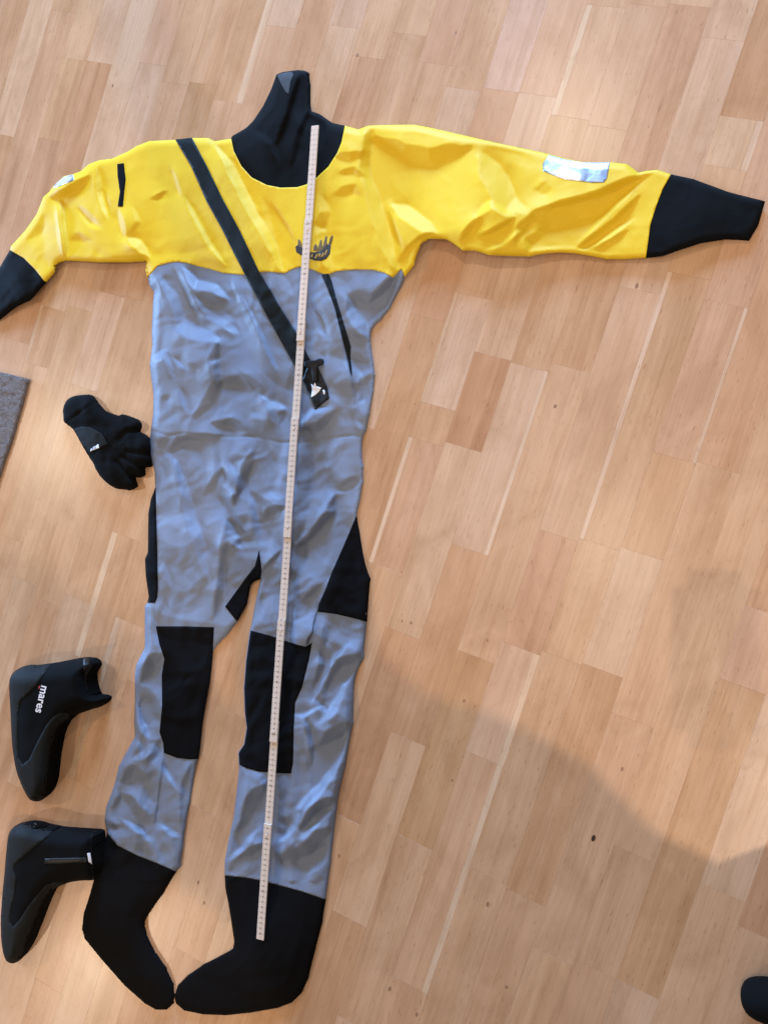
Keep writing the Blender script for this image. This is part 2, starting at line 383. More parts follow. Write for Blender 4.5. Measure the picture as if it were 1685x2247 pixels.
LEG_RI = [(493,1922),(493,1890.7),(502,1843),(513,1792),(524.7,1688),(523.5,1675),(523,1652),(535,1634),(541,1598),(536.7,1562.6),(535,1509),(539.6,1449),(547,1389.6),(551,1375),(560,1325),(568.7,1283),(571.5,1271)]
CROTCH = [(571.5,1271),(557.5,1276),(549,1284),(541,1325),(531,1346),(520,1364)]
LEG_LI = [(520,1364),(497,1393.5),(467,1425),(464,1446.7),(458.7,1498),(450.6,1536),(442.5,1587.7),(437,1642),(433,1666),(426,1696),(415,1764),(404.5,1818),(400,1861.7),(393.6,1905),(385.5,1913)]
SOCK_L = [(385.5,1913),(355.5,1964),(335,1991.8),(317.7,2019),(316,2040),(331.5,2081),(362,2125.7),(379,2163),(382,2186),(379,2204.7),(365.8,2216.8),(341.8,2216.8),(317.7,2203),(273,2163.5),(221.5,2105),(185.5,2060.5),(180,2040),(183.7,2005.5),(194,1974.6),(206,1933),(221.5,1885),(235,1829)]
HEM_L = [(235,1829),(258,1856),(301,1878),(342,1894),(385.5,1913)]
LEG_LO = [(235,1829),(229.5,1802),(232,1775),(251,1723),(260.7,1682.7),(279.7,1647),(296,1617.6),(294.6,1587.7),(296,1541.6),(296,1482),(298.7,1460),(317.7,1422),(317.7,1370.7),(318,1331),(323.5,1322.8)]
PANEL_LO = [(323.5,1322.8),(326.6,1310),(320,1264.5),(318,1227),(324.6,1212.5),(325.6,1127),(331,1096),(341,1069)]
SIDE_L = [(341,1069),(339,1033.6),(330.8,1002),(328.7,971),(330.8,946),(336,908),(337,868),(332,828.5),(329,798.7),(334,759),(333,729),(336,659.5),(338,639.6),(328,625.6),(325,609.7),(321,590)]
BOT_L = [(321,590),(321,571),(314.7,572),(282,574),(217,574),(141,570),(121.5,578.6),(119,594),(113,602.5),(98.7,618)]
CUFF_L = [(98.7,618),(65,657),(32.6,672),(0,698),(-42,727),(-66,690),(-44,655),(0,585),(21.7,548)]
CUFFSEAM_L = [(21.7,548),(52,565.6),(76,589.5),(98.7,618)]
TOP_L = [(21.7,548),(24,539.6),(54,507),(80,470),(95.5,431),(108.5,420),(119,405),(141,385.5),(160.6,381),(178,374.6),(195,359.4),(217,350.8),(245,347.5),(282,331),(300,319.6),(328,308.6),(384.6,306),(420,302),(457,302),(471,309),(507,299)]
SUIT = NECK_L + NECK_T[1:] + NECK_R[1:] + TOP_R[1:] + CUFF_R[1:] + BOT_R[1:] + SIDE_R[1:] + PANEL_RO[1:] + LEG_RO[1:] + SOCK_R[1:] + LEG_RI[1:] + CROTCH[1:] + LEG_LI[1:] + SOCK_L[1:] + LEG_LO[1:] + PANEL_LO[1:] + SIDE_L[1:] + BOT_L[1:] + CUFF_L[1:] + TOP_L[1:-1]
HEM = [(862,608),(844,598),(818.6,591),(779,590),(739,594),(717,602),(703,598),(681,589),(655.5,584),(639.6,590),(625.7,598),(600,596),(580,595),(548,600),(531,602),(489,598),(459,589),(433,583),(409.5,576),(389.6,573),(369.7,575),(346,582),(336,593),(330,600)]

AW = np.array([.86, .51])
def S(x0, y0, s, items): return [([(x0 + a / s, y0 + b / s) for a, b in pts], w / s * abs(k), (1 if k > 0 else -1) * 1.0, am) for pts, w, k, am in items]
FOLDS = []     # (points, width px, +1 = slope turned to the window / -1 = away, amplitude factor)
FOLDS += S(300, 260, 3.19, [([(560,200),(650,330),(760,560),(850,720),(960,920),(1010,1050)],60,-1,1.1),([(950,600),(1060,760),(1100,850)],22,1,.8),([(340,560),(430,740),(520,900),(620,1020)],34,-1,.9),
 ([(250,350),(310,540)],24,1,.8),([(1290,560),(1320,650),(1290,760)],60,-1,.7),([(880,560),(920,720),(990,960)],40,-1,.5),([(1250,760),(1290,800),(1340,1040)],70,-1,.8),([(100,560),(160,530),(215,505)],14,-1,.9)])
FOLDS += S(480, 130, 5.53, [([(980,170),(900,450),(830,700),(720,1000)],60,-1,1.3),([(700,250),(640,520),(420,800)],60,1,.9),([(1090,640),(980,900),(900,1250)],70,-1,1.0),([(420,860),(640,1000),(700,1180)],80,-1,.7),([(1300,720),(1250,1000)],60,1,.7)])
FOLDS += S(740, 250, 3.456, [([(230,120),(220,400),(290,700),(380,1000),(430,1150)],95,-1,1.0),([(300,190),(500,290),(700,330),(1000,250)],120,-1,.7),([(430,690),(600,800),(740,890)],100,-1,.9),([(390,750),(440,900),(490,1000)],40,1,.8),
 ([(1100,330),(1200,500),(1300,680),(1400,720)],150,-1,.8),([(1080,790),(1000,870),(940,950)],45,-1,1.2),([(1060,770),(1160,680),(1340,770)],50,1,.9),([(1340,790),(1200,870),(1080,930)],28,-1,1.3),
 ([(1659,690),(1500,760),(1400,860),(1350,950)],60,-1,1.0),([(0,310),(100,320),(190,290)],50,-1,.8),([(20,440),(120,420),(200,470)],40,-1,.7),([(0,600),(120,560),(160,600)],60,-1,.6),([(470,1110),(530,1020),(620,940),(720,905)],24,-1,1.2),
 ([(100,60),(170,110),(220,90)],30,-1,.6),([(1440,1030),(1450,960),(1600,860)],60,-1,.7),([(1100,1050),(1250,980),(1420,850)],30,1,.7)])
FOLDS += S(1180, 310, 3.285, [([(0,490),(200,440),(420,380),(600,300),(840,215)],40,-1,1.5),([(0,610),(250,500),(500,400)],120,-1,.7),([(700,330),(450,560),(300,720)],34,1,1.0),([(730,390),(560,560),(380,700),(290,760)],26,-1,1.3),
 ([(680,560),(480,700),(330,780)],24,1,1.0),([(640,640),(520,720),(420,770)],28,-1,.9),([(0,340),(80,330)],80,-1,.6)])
FOLDS += S(0, 290, 4.608, [([(615,700),(630,880),(650,1050),(670,1260)],55,-1,2.0),([(560,750),(590,950),(620,1200)],40,1,.8),([(470,640),(650,620),(800,520),(890,450)],75,-1,1.2),([(820,760),(900,850),(980,930)],50,1,.9),([(800,800),(900,920),(1000,970)],60,-1,.7),
 ([(990,380),(1000,600),(1080,850)],65,-1,1.0),([(1050,580),(1100,800)],50,1,.7),([(1200,780),(1240,950),(1270,1080)],60,1,1.0),([(1290,1080),(1400,1130),(1490,1240)],95,-1,1.3),([(420,860),(300,1050)],130,-1,.6),([(900,1080),(800,1050),(730,1080)],70,-1,.7),
 ([(1340,760),(1400,900),(1330,1000)],50,-1,.5),([(1580,660),(1640,620)],26,-1,1.0)])
FOLDS += S(310, 560, 5.027, [([(230,280),(330,500),(420,750),(600,850),(850,930)],170,-1,.9),([(470,150),(600,320),(800,350),(950,470)],90,-1,1.1),([(620,480),(760,620),(950,740),(1040,850)],150,-1,.9),([(850,950),(800,1150),(850,1400),(750,1600),(580,1800)],100,-1,.8),
 ([(120,1160),(250,1090),(340,1320)],80,-1,1.0),([(360,1140),(480,1250)],50,-1,1.0),([(420,1490),(490,1700)],55,-1,1.0),([(900,1400),(1050,1380),(1200,1500)],90,-1,.7),([(800,1830),(960,1830),(1130,1930)],95,-1,.9),
 ([(330,2150),(420,2040),(600,2010),(850,2000)],75,-1,1.1),([(1330,1560),(1440,1700),(1480,1850)],80,-1,1.0),([(1040,350),(1180,600),(1300,850),(1400,1050),(1480,1230)],48,-1,1.2),([(1000,300),(1150,620),(1300,950)],70,1,.8),
 ([(380,150),(500,380),(560,560),(680,640)],50,1,1.1),([(150,250),(280,560),(370,800)],60,1,.7),([(640,440),(900,650)],70,1,.6),([(1100,1290),(1250,1420),(1330,1500)],60,1,.7),([(520,1190),(640,1240)],40,-1,.7),([(250,1580),(300,1550)],60,-1,.6),([(1230,1750),(1310,1800)],50,-1,.8),([(820,1810),(1000,1770)],40,1,.8)])
FOLDS += S(580, 560, 5.03, [([(930,480),(1000,650),(1100,850)],150,-1,1.1),([(980,1180),(1050,1400)],120,-1,1.0),([(1200,1310),(1050,1420)],60,-1,.9),([(1180,520),(1300,380),(1420,250)],90,-1,1.8),([(450,1900),(600,1900),(780,1720)],85,-1,1.0),
 ([(560,640),(640,900)],60,-1,.7),([(1030,1850),(1100,1920)],50,-1,1.0),([(100,1620),(200,1700),(170,1850)],80,-1,.9),([(420,1830),(540,1720),(700,1690)],60,1,.8),([(520,440),(640,640),(740,900)],80,1,.6),([(690,250),(760,500),(850,850),(930,1200),(990,1480),(1000,1750)],40,-1,1.6),([(1010,880),(1120,950)],60,1,.9),([(150,220),(300,420)],90,-1,.5)])
FOLDS += S(310, 940, 4.807, [([(370,370),(440,650),(540,1000),(640,1350),(700,1580)],110,-1,.9),([(850,430),(760,560),(680,690)],60,-1,.9),([(880,640),(950,760),(1010,700)],90,-1,1.0),([(1020,690),(1100,450),(1180,250)],95,-1,1.1),([(900,1000),(960,1130),(1020,1230)],130,-1,1.4),
 ([(930,370),(1000,500),(1020,620)],75,-1,.8),([(1150,700),(1200,900),(1240,1200)],80,-1,.8),([(890,1050),(870,1300),(830,1650),(770,1980)],70,-1,1.6),([(250,1450),(310,1700)],45,-1,.7),([(200,1950),(250,1800)],40,-1,.7),([(860,420),(930,560),(1000,650)],50,1,1.0),
 ([(840,720),(960,860),(1090,1100)],60,1,1.0),([(170,190),(240,110)],60,-1,.8),([(220,260),(330,560),(400,850)],80,1,.5),([(950,1250),(1050,1180),(1150,1150)],45,-1,.9),([(870,1640),(900,1800)],60,-1,.9)])
FOLDS += S(550, 940, 4.807, [([(1120,520),(960,610)],75,-1,1.0),([(880,720),(850,900),(700,1080),(500,1240)],100,-1,1.4),([(580,200),(570,600),(540,900),(480,1180)],120,-1,.9),([(520,1250),(480,1500)],100,-1,.9),([(340,830),(200,870),(130,960)],65,-1,1.0),
 ([(750,1650),(580,1790)],55,-1,.8),([(120,1500),(320,1290)],24,-1,1.5),([(900,680),(1050,640),(1170,560)],40,1,1.0),([(620,1080),(500,1200)],40,1,1.1),([(940,860),(800,1100),(600,1260)],60,1,.7),([(150,700),(330,720)],80,1,.6)])
FOLDS += S(220, 1330, 3.686, [([(420,100),(480,330)],60,-1,.9),([(330,600),(420,450),(500,400)],100,-1,1.0),([(290,800),(340,950),(380,1060)],55,-1,1.3),([(310,1080),(330,1190)],40,-1,1.2),([(400,1250),(440,1130),(480,1090)],85,-1,1.0),([(170,1400),(260,1350),(340,1400)],120,-1,.9),
 ([(400,1390),(420,1340)],55,-1,.9),([(340,1500),(380,1650)],100,-1,1.0),([(130,1480),(110,1620)],80,-1,.9),([(190,1740),(280,1790),(350,1840)],42,-1,1.5),([(90,1780),(160,1780)],30,-1,1.2),([(500,1300),(610,1470)],30,-1,1.1),([(720,1300),(690,1500),(670,1800)],75,-1,1.0),
 ([(500,1780),(560,1830),(640,1870)],40,-1,1.1),([(300,640),(420,760),(470,900)],90,1,.6),([(270,1240),(360,1200),(430,1110)],45,1,1.1),([(180,1520),(260,1590),(300,1700)],60,1,.8),([(360,1860),(400,1900)],40,-1,.9),([(520,1210),(490,1420),(440,1780)],14,-1,1.6)])
FOLDS += S(480, 1330, 3.353, [([(780,150),(790,260)],55,-1,1.1),([(750,350),(770,430),(720,560)],50,-1,1.3),([(1050,390),(900,430),(820,560)],90,-1,1.2),([(700,700),(790,780)],40,-1,1.0),([(1000,460),(900,560),(850,750),(760,860)],70,1,1.1),
 ([(970,880),(850,950),(750,1000),(700,900)],100,-1,.8),([(940,950),(880,1120),(760,1320),(600,1500),(560,1620),(470,1720)],66,1,1.2),([(860,1420),(720,1480),(600,1620)],60,-1,1.1),([(850,1480),(720,1580),(580,1760)],55,1,1.0),([(800,1650),(650,1780),(480,1850)],120,-1,.8),
 ([(810,1700),(750,1850),(680,1960)],70,1,.8),([(340,1320),(240,1450),(150,1640)],95,-1,.9),([(190,1250),(150,1500),(110,1650)],50,1,.9),([(270,1650),(180,1780),(70,1880)],36,1,1.2),([(320,1760),(150,1850)],45,-1,1.0),([(640,850),(680,1050),(660,1200)],45,-1,1.0),
 ([(600,830),(640,950),(670,1180)],26,1,1.1),([(950,280),(800,440),(690,700)],40,1,1.2),([(560,800),(620,810),(750,740)],26,1,1.1),([(230,880),(330,680)],50,1,.5)])
SEAMS = [([(336,946),(369.7,956),(399.5,951),(449,957),(509,958),(549,957),(580,961.6),(616,970.5),(669,969.5),(739,959.6),(769,955.6),(795,957.6)], 2.6, .0016),
         ([(361,1655),(354,1700),(347,1770),(336.6,1826)], 2.2, .001),([(339,1325),(340,1350),(342,1375)], 2.2, .001)]
SO = resample(SUIT, 6, 1)
_sd = dome(SUIT, .0105, 15, .003, .5)
BUMPS = [((600,480), 200, .008), ((560,780), 210, .007), ((1150,460), 190, .005), ((230,470), 150, .005), ((610,300), 110, .009), ((440,1180), 130, .005), ((650,1200), 120, .005), ((600,2090), 120, .016), ((270,2010), 100, .016), ((340,2140), 70, .008), ((640,1600), 110, .004), ((1540,470), 80, .003)]
# the folds: traced bands say where the cloth tilts to or from the window; the height is the smooth surface with those tilts
SX, SY, SS = -90, 130, 2.0
_nx, _ny = 910, 1060
_gx, _gy = np.meshgrid(SX + SS * np.arange(_nx), SY + SS * np.arange(_ny)); _G = np.zeros((2, _ny, _nx))
for pts, w, sgn, am in FOLDS:
    A = np.asarray(pts); lo, hi = A.min(0) - w, A.max(0) + w
    i0, i1 = max(0, int((lo[0] - SX) / SS)), min(_nx, int((hi[0] - SX) / SS) + 2); j0, j1 = max(0, int((lo[1] - SY) / SS)), min(_ny, int((hi[1] - SY) / SS) + 2)
    P = np.c_[_gx[j0:j1, i0:i1].ravel(), _gy[j0:j1, i0:i1].ravel()]
    P = P + np.c_[vnoise(P, 17), vnoise(P + 300, 17)] * min(3.0, .12 * w)
    dd, side, pos, si = pdist(P, pts)
    sg = A[1:] - A[:-1]; sn = np.c_[-sg[:, 1], sg[:, 0]] / np.linalg.norm(sg, axis=1)[:, None]
    ch = A[-1] - A[0]; flip = 1 if np.array([-ch[1], ch[0]]) @ AW > 0 else -1
    nv = sn[si] * flip
    we = w * np.clip(np.minimum(pos, 1 - pos) / .20, .22, 1) ** .6 * .58
    t = np.clip((we * 1.04 + .8 - dd) / (we * .10 + 1.5), 0, 1); t = t * t * (3 - 2 * t)
    for c in (0, 1): _G[c, j0:j1, i0:i1] += (sgn * am * t * nv[:, c]).reshape(j1 - j0, i1 - i0)
_gm = np.hypot(_G[0], _G[1]); _G /= np.maximum(1, _gm / 1.4)
_kx = 2 * np.pi * np.fft.fftfreq(_nx, SS)[None, :]; _ky = 2 * np.pi * np.fft.fftfreq(_ny, SS)[:, None]
_Z = np.real(np.fft.ifft2((np.fft.fft2(_G[0]) * (-1j * _kx) + np.fft.fft2(_G[1]) * (-1j * _ky)) / (_kx ** 2 + _ky ** 2 + 1 / 80.0 ** 2)))   # px of height per unit slope
def foldz(P):
    x = np.clip((P[:, 0] - SX) / SS, 0, _nx - 1.001); y = np.clip((P[:, 1] - SY) / SS, 0, _ny - 1.001)
    i, j = x.astype(int), y.astype(int); u, v = x - i, y - j
    return (_Z[j, i] * (1 - u) + _Z[j, i + 1] * u) * (1 - v) + (_Z[j + 1, i] * (1 - u) + _Z[j + 1, i + 1] * u) * v
FOLDK = .00084
LIFTS = [((1000, 530), 150, .020), ((1180, 555), 150, .012), ((1500, 545), 120, .010), ((215, 560), 120, .014), ((60, 640), 90, .014)]
def tri(x): return 2 * np.abs(x - np.floor(x + .5)) * 2 - 1
_cr = [(RNG.uniform(0, math.pi), lam, RNG.uniform(0, 99), k) for lam, k in ((150, .10), (110, .11), (85, .11), (60, .10), (44, .09), (33, .08), (52, .09), (70, .10))]
def crumple(P):
    z = np.zeros(len(P))
    for a, lam, o, k in _cr:
        w = vnoise(P + o * 17, lam * .9) * .55
        m = np.clip(vnoise(P + o * 31, lam * 1.5) * 2.2 + .35, 0, 1)
        z += tri((P[:, 0] * math.cos(a) + P[:, 1] * math.sin(a)) / lam + o + w) * m * k * .95 * lam / 4 * .00088
    return z
def suit_h(P):
    P = np.asarray(P, float); z = _sd(P)
    d = pdist(P, SO, True)[0]; damp = np.clip(d / 14, 0, 1)
    for c, r, a in BUMPS: z += a * np.exp(-((P - c) ** 2).sum(1) / (2 * (r * .6) ** 2)) * np.clip(d / 40, 0, 1)
    fabric = ~((P[:, 1] > 1935) & (P[:, 0] < 720))
    for c, r, a in LIFTS: z += a * np.exp(-((P - c) ** 2).sum(1) / (2 * (r * .6) ** 2))
    z += foldz(P) * FOLDK * damp
    for pts, w, a in SEAMS:
        dd = pdist(P, pts)[0]; z -= a * np.exp(-(dd / w) ** 2)
    z += (vnoise(P, 60) * .0006 + crumple(P) * np.clip((P[:, 1] - 480) / 160, .28, .95)) * damp * np.where(fabric, 1, .25)
    return np.maximum(z, .0025)
suit = tag(empty('drysuit', at1(590, 900)), 'yellow and grey drysuit laid out flat with black seals, knee patches and socks', 'drysuit')
bpy.context.view_layer.update()
def part(name, poly, mat, lift=0.0, step=5.0, parent=None, hf=None, skirt=True, thick=.0016, smooth=0, root=suit):
    me = field_mesh(name, poly, (lambda P: (hf or suit_h)(P) + lift), step, skirt, smooth, thick)
    o = link(name, me, M[mat]); p = parent or root; o.parent = p; o.matrix_parent_inverse = p.matrix_world.inverted(); return o
rev = lambda l: l[::-1]
# grey lower body with both legs, reaching a little under the yellow and the socks
LOWER = [(321,590)] + rev(HEM)[1:] + [(862,608),(880,589),(885,604)] + SIDE_R[2:] + PANEL_RO[1:] + LEG_RO[1:] + rev(HEM_R)[1:] + LEG_RI[1:] + CROTCH[1:] + LEG_LI[1:] + rev(HEM_L)[1:] + LEG_LO[1:] + PANEL_LO[1:] + rev(rev(SIDE_L))[1:-1]
LOWER = [(x - 8, y) if (x, y) in PANEL_RO[1:-1] else (x + 8, y) if (x, y) in PANEL_LO[1:-1] else (x - 3, y - 8) if (x, y) in CROTCH[1:-1] else (x, y) for x, y in LOWER]
LOWER = [(x, y - 7) if (x, y) in HEM and 336 < x < 860 else (x, y) for x, y in LOWER]
part('lower_body', LOWER, 'grey', 0, 3.6, skirt='floor')
UPPER = NECKLINE[::-1] + TOP_R[1:] + CUFFSEAM_R[1:] + BOT_R[1:] + [(880,589)] + HEM + [(322,608),(319,592),(321,571)] + BOT_L[2:] + rev(CUFFSEAM_L)[1:] + TOP_L[1:-1]
part('upper_body', UPPER, 'yellow', .0009, 3.7, thick=.003)
part('neck_seal', NECK_L + NECK_T[1:] + NECK_R[1:] + [(x, y + 5) for x, y in NECKLINE[1:-1]], 'latex', -.0002, 5, skirt='floor')
def cuffpoly(outer, seam, dx, dy): return outer + [(x + dx, y + dy) for x, y in rev(seam)[1:-1]] if outer[-1] == seam[-1] else outer + [(x + dx, y + dy) for x, y in seam[1:-1]]
part('wrist_seal', cuffpoly(CUFF_R, CUFFSEAM_R, -5, 0), 'latex', -.0002, 5, thick=.004)
part('wrist_seal', cuffpoly(CUFF_L, CUFFSEAM_L, 4, -4), 'latex', -.0002, 5, thick=.004)
part('sock', SOCK_R + [(x, y - 5) for x, y in HEM_R[1:-1]], 'sock', -.0004, 5, skirt='floor')
part('sock', SOCK_L + [(x, y - 5) for x, y in HEM_L[1:-1]], 'sock', -.0004, 5, skirt='floor')
KNEE_L = [(342,1374.8),(404.5,1374.8),(469,1376.7),(465.5,1446.7),(460,1498),(452,1536),(443.5,1587.7),(438,1642),(434,1666.4),(415,1667),(388,1663.7),(359.7,1652.8),(358,1631),(350,1606.7),(355.6,1547),(354.8,1482),(360.5,1446.7),(350,1414)]
KNEE_R = [(550,1383.7),(608,1400),(632,1409),(671,1419.5),(684,1411),(677,1449),(662,1509),(647,1541.8),(644,1598),(642.5,1673),(638,1698),(608,1697),(569.5,1694),(539.6,1686),(525.5,1679),(524,1652),(536,1634),(542,1598),(537.7,1562.6),(536,1509),(540.6,1449)]
part('knee_patch', KNEE_L, 'blackpatch', .0011)
part('knee_patch', KNEE_R, 'blackpatch', .0011)
part('seat_panel', PANEL_RO + [(768,1355),(737,1347.7),(696.7,1342.5),(699.8,1324.9),(714,1293.6),(727,1258),(743.5,1221),(762,1179)], 'blackpatch', .0014, skirt='floor')
part('seat_panel', rev(PANEL_LO) + [(339,1322.8),(344,1312),(346,1293.6),(344,1190),(342,1127)], 'blackpatch', .0014, skirt='floor')
part('crotch_panel', [(568,1208),(571,1231),(573,1252),(571.5,1271),(557.5,1276),(549,1284),(541,1325),(520,1364),(494,1331),(518,1298),(539,1268.7),(559.6,1241.6)], 'blackpatch', .0014)
part('thigh_flap', [(650,1280),(690,1270),(714,1285),(701,1325),(688,1365),(683,1392),(675,1400),(671,1419.5),(655,1416),(632,1409),(640,1370),(645,1330)], 'grey', .0004, 4.6, hf=lambda P: suit_h(P) - .003 + .010 * np.clip((P[:, 1] - 1285) / 110, 0, 1) ** 1.3 * np.clip((P[:, 0] - 636) / 14, 0.15, 1))
part('zip_cover', [(384.6,305),(420.7,301),(430,318),(453.6,363.4),(488,435.5),(525.7,504.5),(547.6,551.5),(569.6,598.6),(594.7,639),(609.8,667),(649.6,729),(669.5,768.7),(679.4,788.6),(684,806),(664,826),(645.6,800.5),(629.7,772.7),(610,737),(580,683),(554,633),(532,592),(516,561),(488,504.5),(453.6,442),(419,363.4)], 'zip', .0024, 4.2, thick=.0017)
tab = part('zip_end_tab', [(680,790),(697,806),(717,850),(721,873),(691,897),(664,832)], 'plastic', .0040, 3.5, thick=.004)
part('sail_print', [(682.4,871.8),(685,854),(683,842),(688.5,847),(691,838),(694,847),(705,850.7),(700,859),(691.6,867)], 'white', .0043, 2, tab, thick=.0002)
part('sail_print', [(708,856),(711,855),(713.5,860),(712,866),(709.5,864)], 'white', .0043, 2, tab, thick=.0002)
part('zip_puller', [(668,791),(690,791),(702,786),(708,787),(710,793),(707,799),(696,803),(694,812),(696,836),(687,838),(683,806),(668,806)], 'plastic', .0075, 2.6, thick=.004, smooth=1)
part('piping', [(705,602),(720,600),(727,615),(737,653),(755,713),(769,759),(768,780),(771,806),(772,824),(768,815),(760,775),(748,729),(734,671),(717,628)], 'zip', .0018, 3)
part('shoulder_tab', [(257,359),(271,357),(275,392),(272,420),(269,452),(258,452),(263,420),(258,385)], 'blackpatch', .0024, 3.5)
part('reflective_patch', [(1204,339),(1240,349),(1280,356),(1338,355),(1332,390),(1325,399),(1300,400),(1270,396),(1240,393),(1220,386),(1192,374),(1191,358)], 'silver', .0016, 3)
part('reflective_patch', [(119,405),(141,386),(160.6,382),(162,394),(150,400),(130,408),(117,413)], 'silver', .0016, 3)
part('neck_lining', [(608,164),(620,159),(640,156),(644,163),(637,180),(633,206),(626,200),(617,184)], 'inner', .0010, 3, thick=.0002)
# chest emblem: black scroll with broken pale lettering and a spiky crest over it
em = part('chest_emblem', [(648,541),(653,537),(662,541),(676,552),(690,553),(704,549),(715,538),(722,534),(726,538),(724,556),(716,567),(704,572),(690,571),(674,565),(660,559),(650,553)], 'ink', .0014, 2.2, thick=.0003)
for pts in ([(690,566),(695,556),(698,557),(694,567)],[(697,564),(700,555),(704,556),(703,565),(700,561)],[(705,563),(708,553),(711,555),(709,563)],[(711,559),(716,547),(719,549),(714,560)],[(682,563),(684,556),(687,557),(686,565)],[(664,553),(667,549),(670,551),(668,557)]):
    part('letter_print', pts, 'ochre', .0018, 1.6, em, thick=.0002)
for pts in ([(653,537),(654,524),(658,526),(664,540)],[(687,549),(689,538),(693,534),(697,541),(698,550)],[(697,549),(699,538),(703,526),(706,525),(707,538),(711,541),(709,548)],[(708,543),(711,528),(715,517),(718,518),(717,532),(720,537),(714,540)],[(721,533),(724,522),(728,515),(731,518),(729,528),(726,537)],[(664,541),(668,530),(673,533),(675,548)]):
    part('crest_print', pts, 'crest', .0016, 1.8, em, thick=.0002)
# ------------------------------------------------------------------ folding rule on the suit
def glyphs(chars, font_size=1.0):
    out = {}
    for ch in chars:
        cu = bpy.data.curves.new('g', 'FONT'); cu.body = ch; cu.size = font_size; cu.align_x = 'CENTER'; cu.align_y = 'CENTER'; cu.resolution_u = 2
        o = bpy.data.objects.new('g', cu); COL.objects.link(o)
        me = o.evaluated_get(bpy.context.evaluated_depsgraph_get()).to_mesh()
        out[ch] = (np.array([v.co[:2] for v in me.vertices]).reshape(-1, 2), [tuple(p.vertices) for p in me.polygons], o.dimensions.x)
        bpy.data.objects.remove(o); bpy.data.curves.remove(cu)
    return out
RA, RB = np.array((692.5, 275.0)), np.array((573.5, 2060.0))
tt = np.linspace(0, 1, 200); cl = RA + (RB - RA) * tt[:, None]
hmax = suit_h(cl); kk = np.polyfit(tt, hmax, 1)
zl = np.polyval(kk, tt); lift = (hmax - zl).max() + .0008 - .002
pA, pB = at1(*RA, kk[1] + lift), at1(*RB, kk[0] + kk[1] + lift)
rule = tag(empty('folding_rule', pA), 'pale wooden folding rule stretched straight along the drysuit from neck to sock', 'folding rule')
dirv = (pB - pA); LR = dirv.length; dirv.normalize()
rule.rotation_mode = 'QUATERNION'
yv = Vector((0, 0, 1)).cross(dirv).normalized(); zv = dirv.cross(yv).normalized()
rule.rotation_quaternion = Matrix((dirv, yv, zv)).transposed().to_quaternion()
bpy.context.view_layer.update()
ends_px = [276, 505, 727, 940, 1157, 1383, 1605, 1830, 2060]
tj = [(y - RA[1]) / (RB[1] - RA[1]) for y in ends_px]
# pixel fraction -> metric fraction along the rule (perspective)
def tmet(t): return (at1(*(RA + (RB - RA) * t), kk[0] * t + kk[1] + lift) - pA).length
sj = [tmet(t) for t in tj]; sj[-1] = LR
G10 = glyphs('0123456789')
for i in range(8):
    over = .020; a = sj[i] - (over if i else 0); b = sj[i + 1] + (over if i < 7 else 0)
    z = .0015 + (.0032 if i % 2 else 0)
    seg = link('rule_segment', box('rule_segment', b - a, .0158, .0031, .0007), M['rule'], rule); seg.location = ((a + b) / 2, 0, z)
    V, Fc = [], []
    a0, b0 = (a, b) if i % 2 else (a + (2 * over if i else 0), b - (2 * over if i < 7 else 0))
    for cm in range(int(a0 * 100) + 1, int(b0 * 100)):
        s = str(cm); ten = cm % 10 == 0; hgt = .0062 if ten else .0044
        wd_ = [G10[c][2] * hgt * 1.0 for c in s]; x = -sum(wd_) / 2
        for c, w_ in zip(s, wd_):
            n0 = len(V)
            for p in G10[c][0]:
                px, py = p[0] * hgt + x + w_ / 2, p[1] * hgt       # digits read across the rule
                V.append((cm / 100 - (a + b) / 2 + py * -1.0, px * -1.0 if False else px, .00165))
            Fc += [tuple(n0 + q for q in f) for f in G10[c][1]]; x += w_ * 1.02
        for side in (-1, 1):
            n0 = len(V); xc = cm / 100 - (a + b) / 2; l = .0040 if ten else .0026
            V += [(xc - .00022, side * .0074, .00165), (xc + .00022, side * .0074, .00165), (xc + .00022, side * (.0074 - l), .00165), (xc - .00022, side * (.0074 - l), .00165)]; Fc.append((n0, n0 + 1, n0 + 2, n0 + 3))
    pr = link('scale_print', pydata('scale_print', V, Fc, False), M['ink'], seg)
for s in sj[1:-1]:
    bm = bmesh.new(); bmesh.ops.create_cone(bm, segments=14, radius1=.0026, radius2=.0022, depth=.0012, cap_ends=True)
    me = bpy.data.meshes.new('rivet'); bm.to_mesh(me); bm.free()
    rv = link('rivet', me, M['rule'], rule); rv.location = (s, 0, .0067)

# ------------------------------------------------------------------ boots, glove, rug
def drape_text(name, body, px, ang, size_px, mat, hf, parent, lift=.0008, shear=.0):
    cu = bpy.data.curves.new('t', 'FONT'); cu.body = body; cu.size = 1; cu.align_x = 'CENTER'; cu.align_y = 'CENTER'; cu.resolution_u = 3; cu.offset = .018; cu.shear = shear
    o = bpy.data.objects.new('t', cu); COL.objects.link(o); me0 = o.evaluated_get(bpy.context.evaluated_depsgraph_get()).to_mesh()
    co = np.array([v.co[:2] for v in me0.vertices]); fs = [tuple(p.vertices) for p in me0.polygons]
    bpy.data.objects.remove(o)
    ca, sa = math.cos(ang), math.sin(ang); q = co * size_px
    P = np.c_[px[0] + q[:, 0] * ca - q[:, 1] * -sa * -1 * -1, px[1] + q[:, 0] * sa - q[:, 1] * ca]
    P[:, 0] = px[0] + q[:, 0] * ca + q[:, 1] * sa
    V = at(P, hf(P) + lift); t = link(name, pydata(name, V, fs, False), M[mat]); t.parent = parent; t.matrix_parent_inverse = parent.matrix_world.inverted(); return t
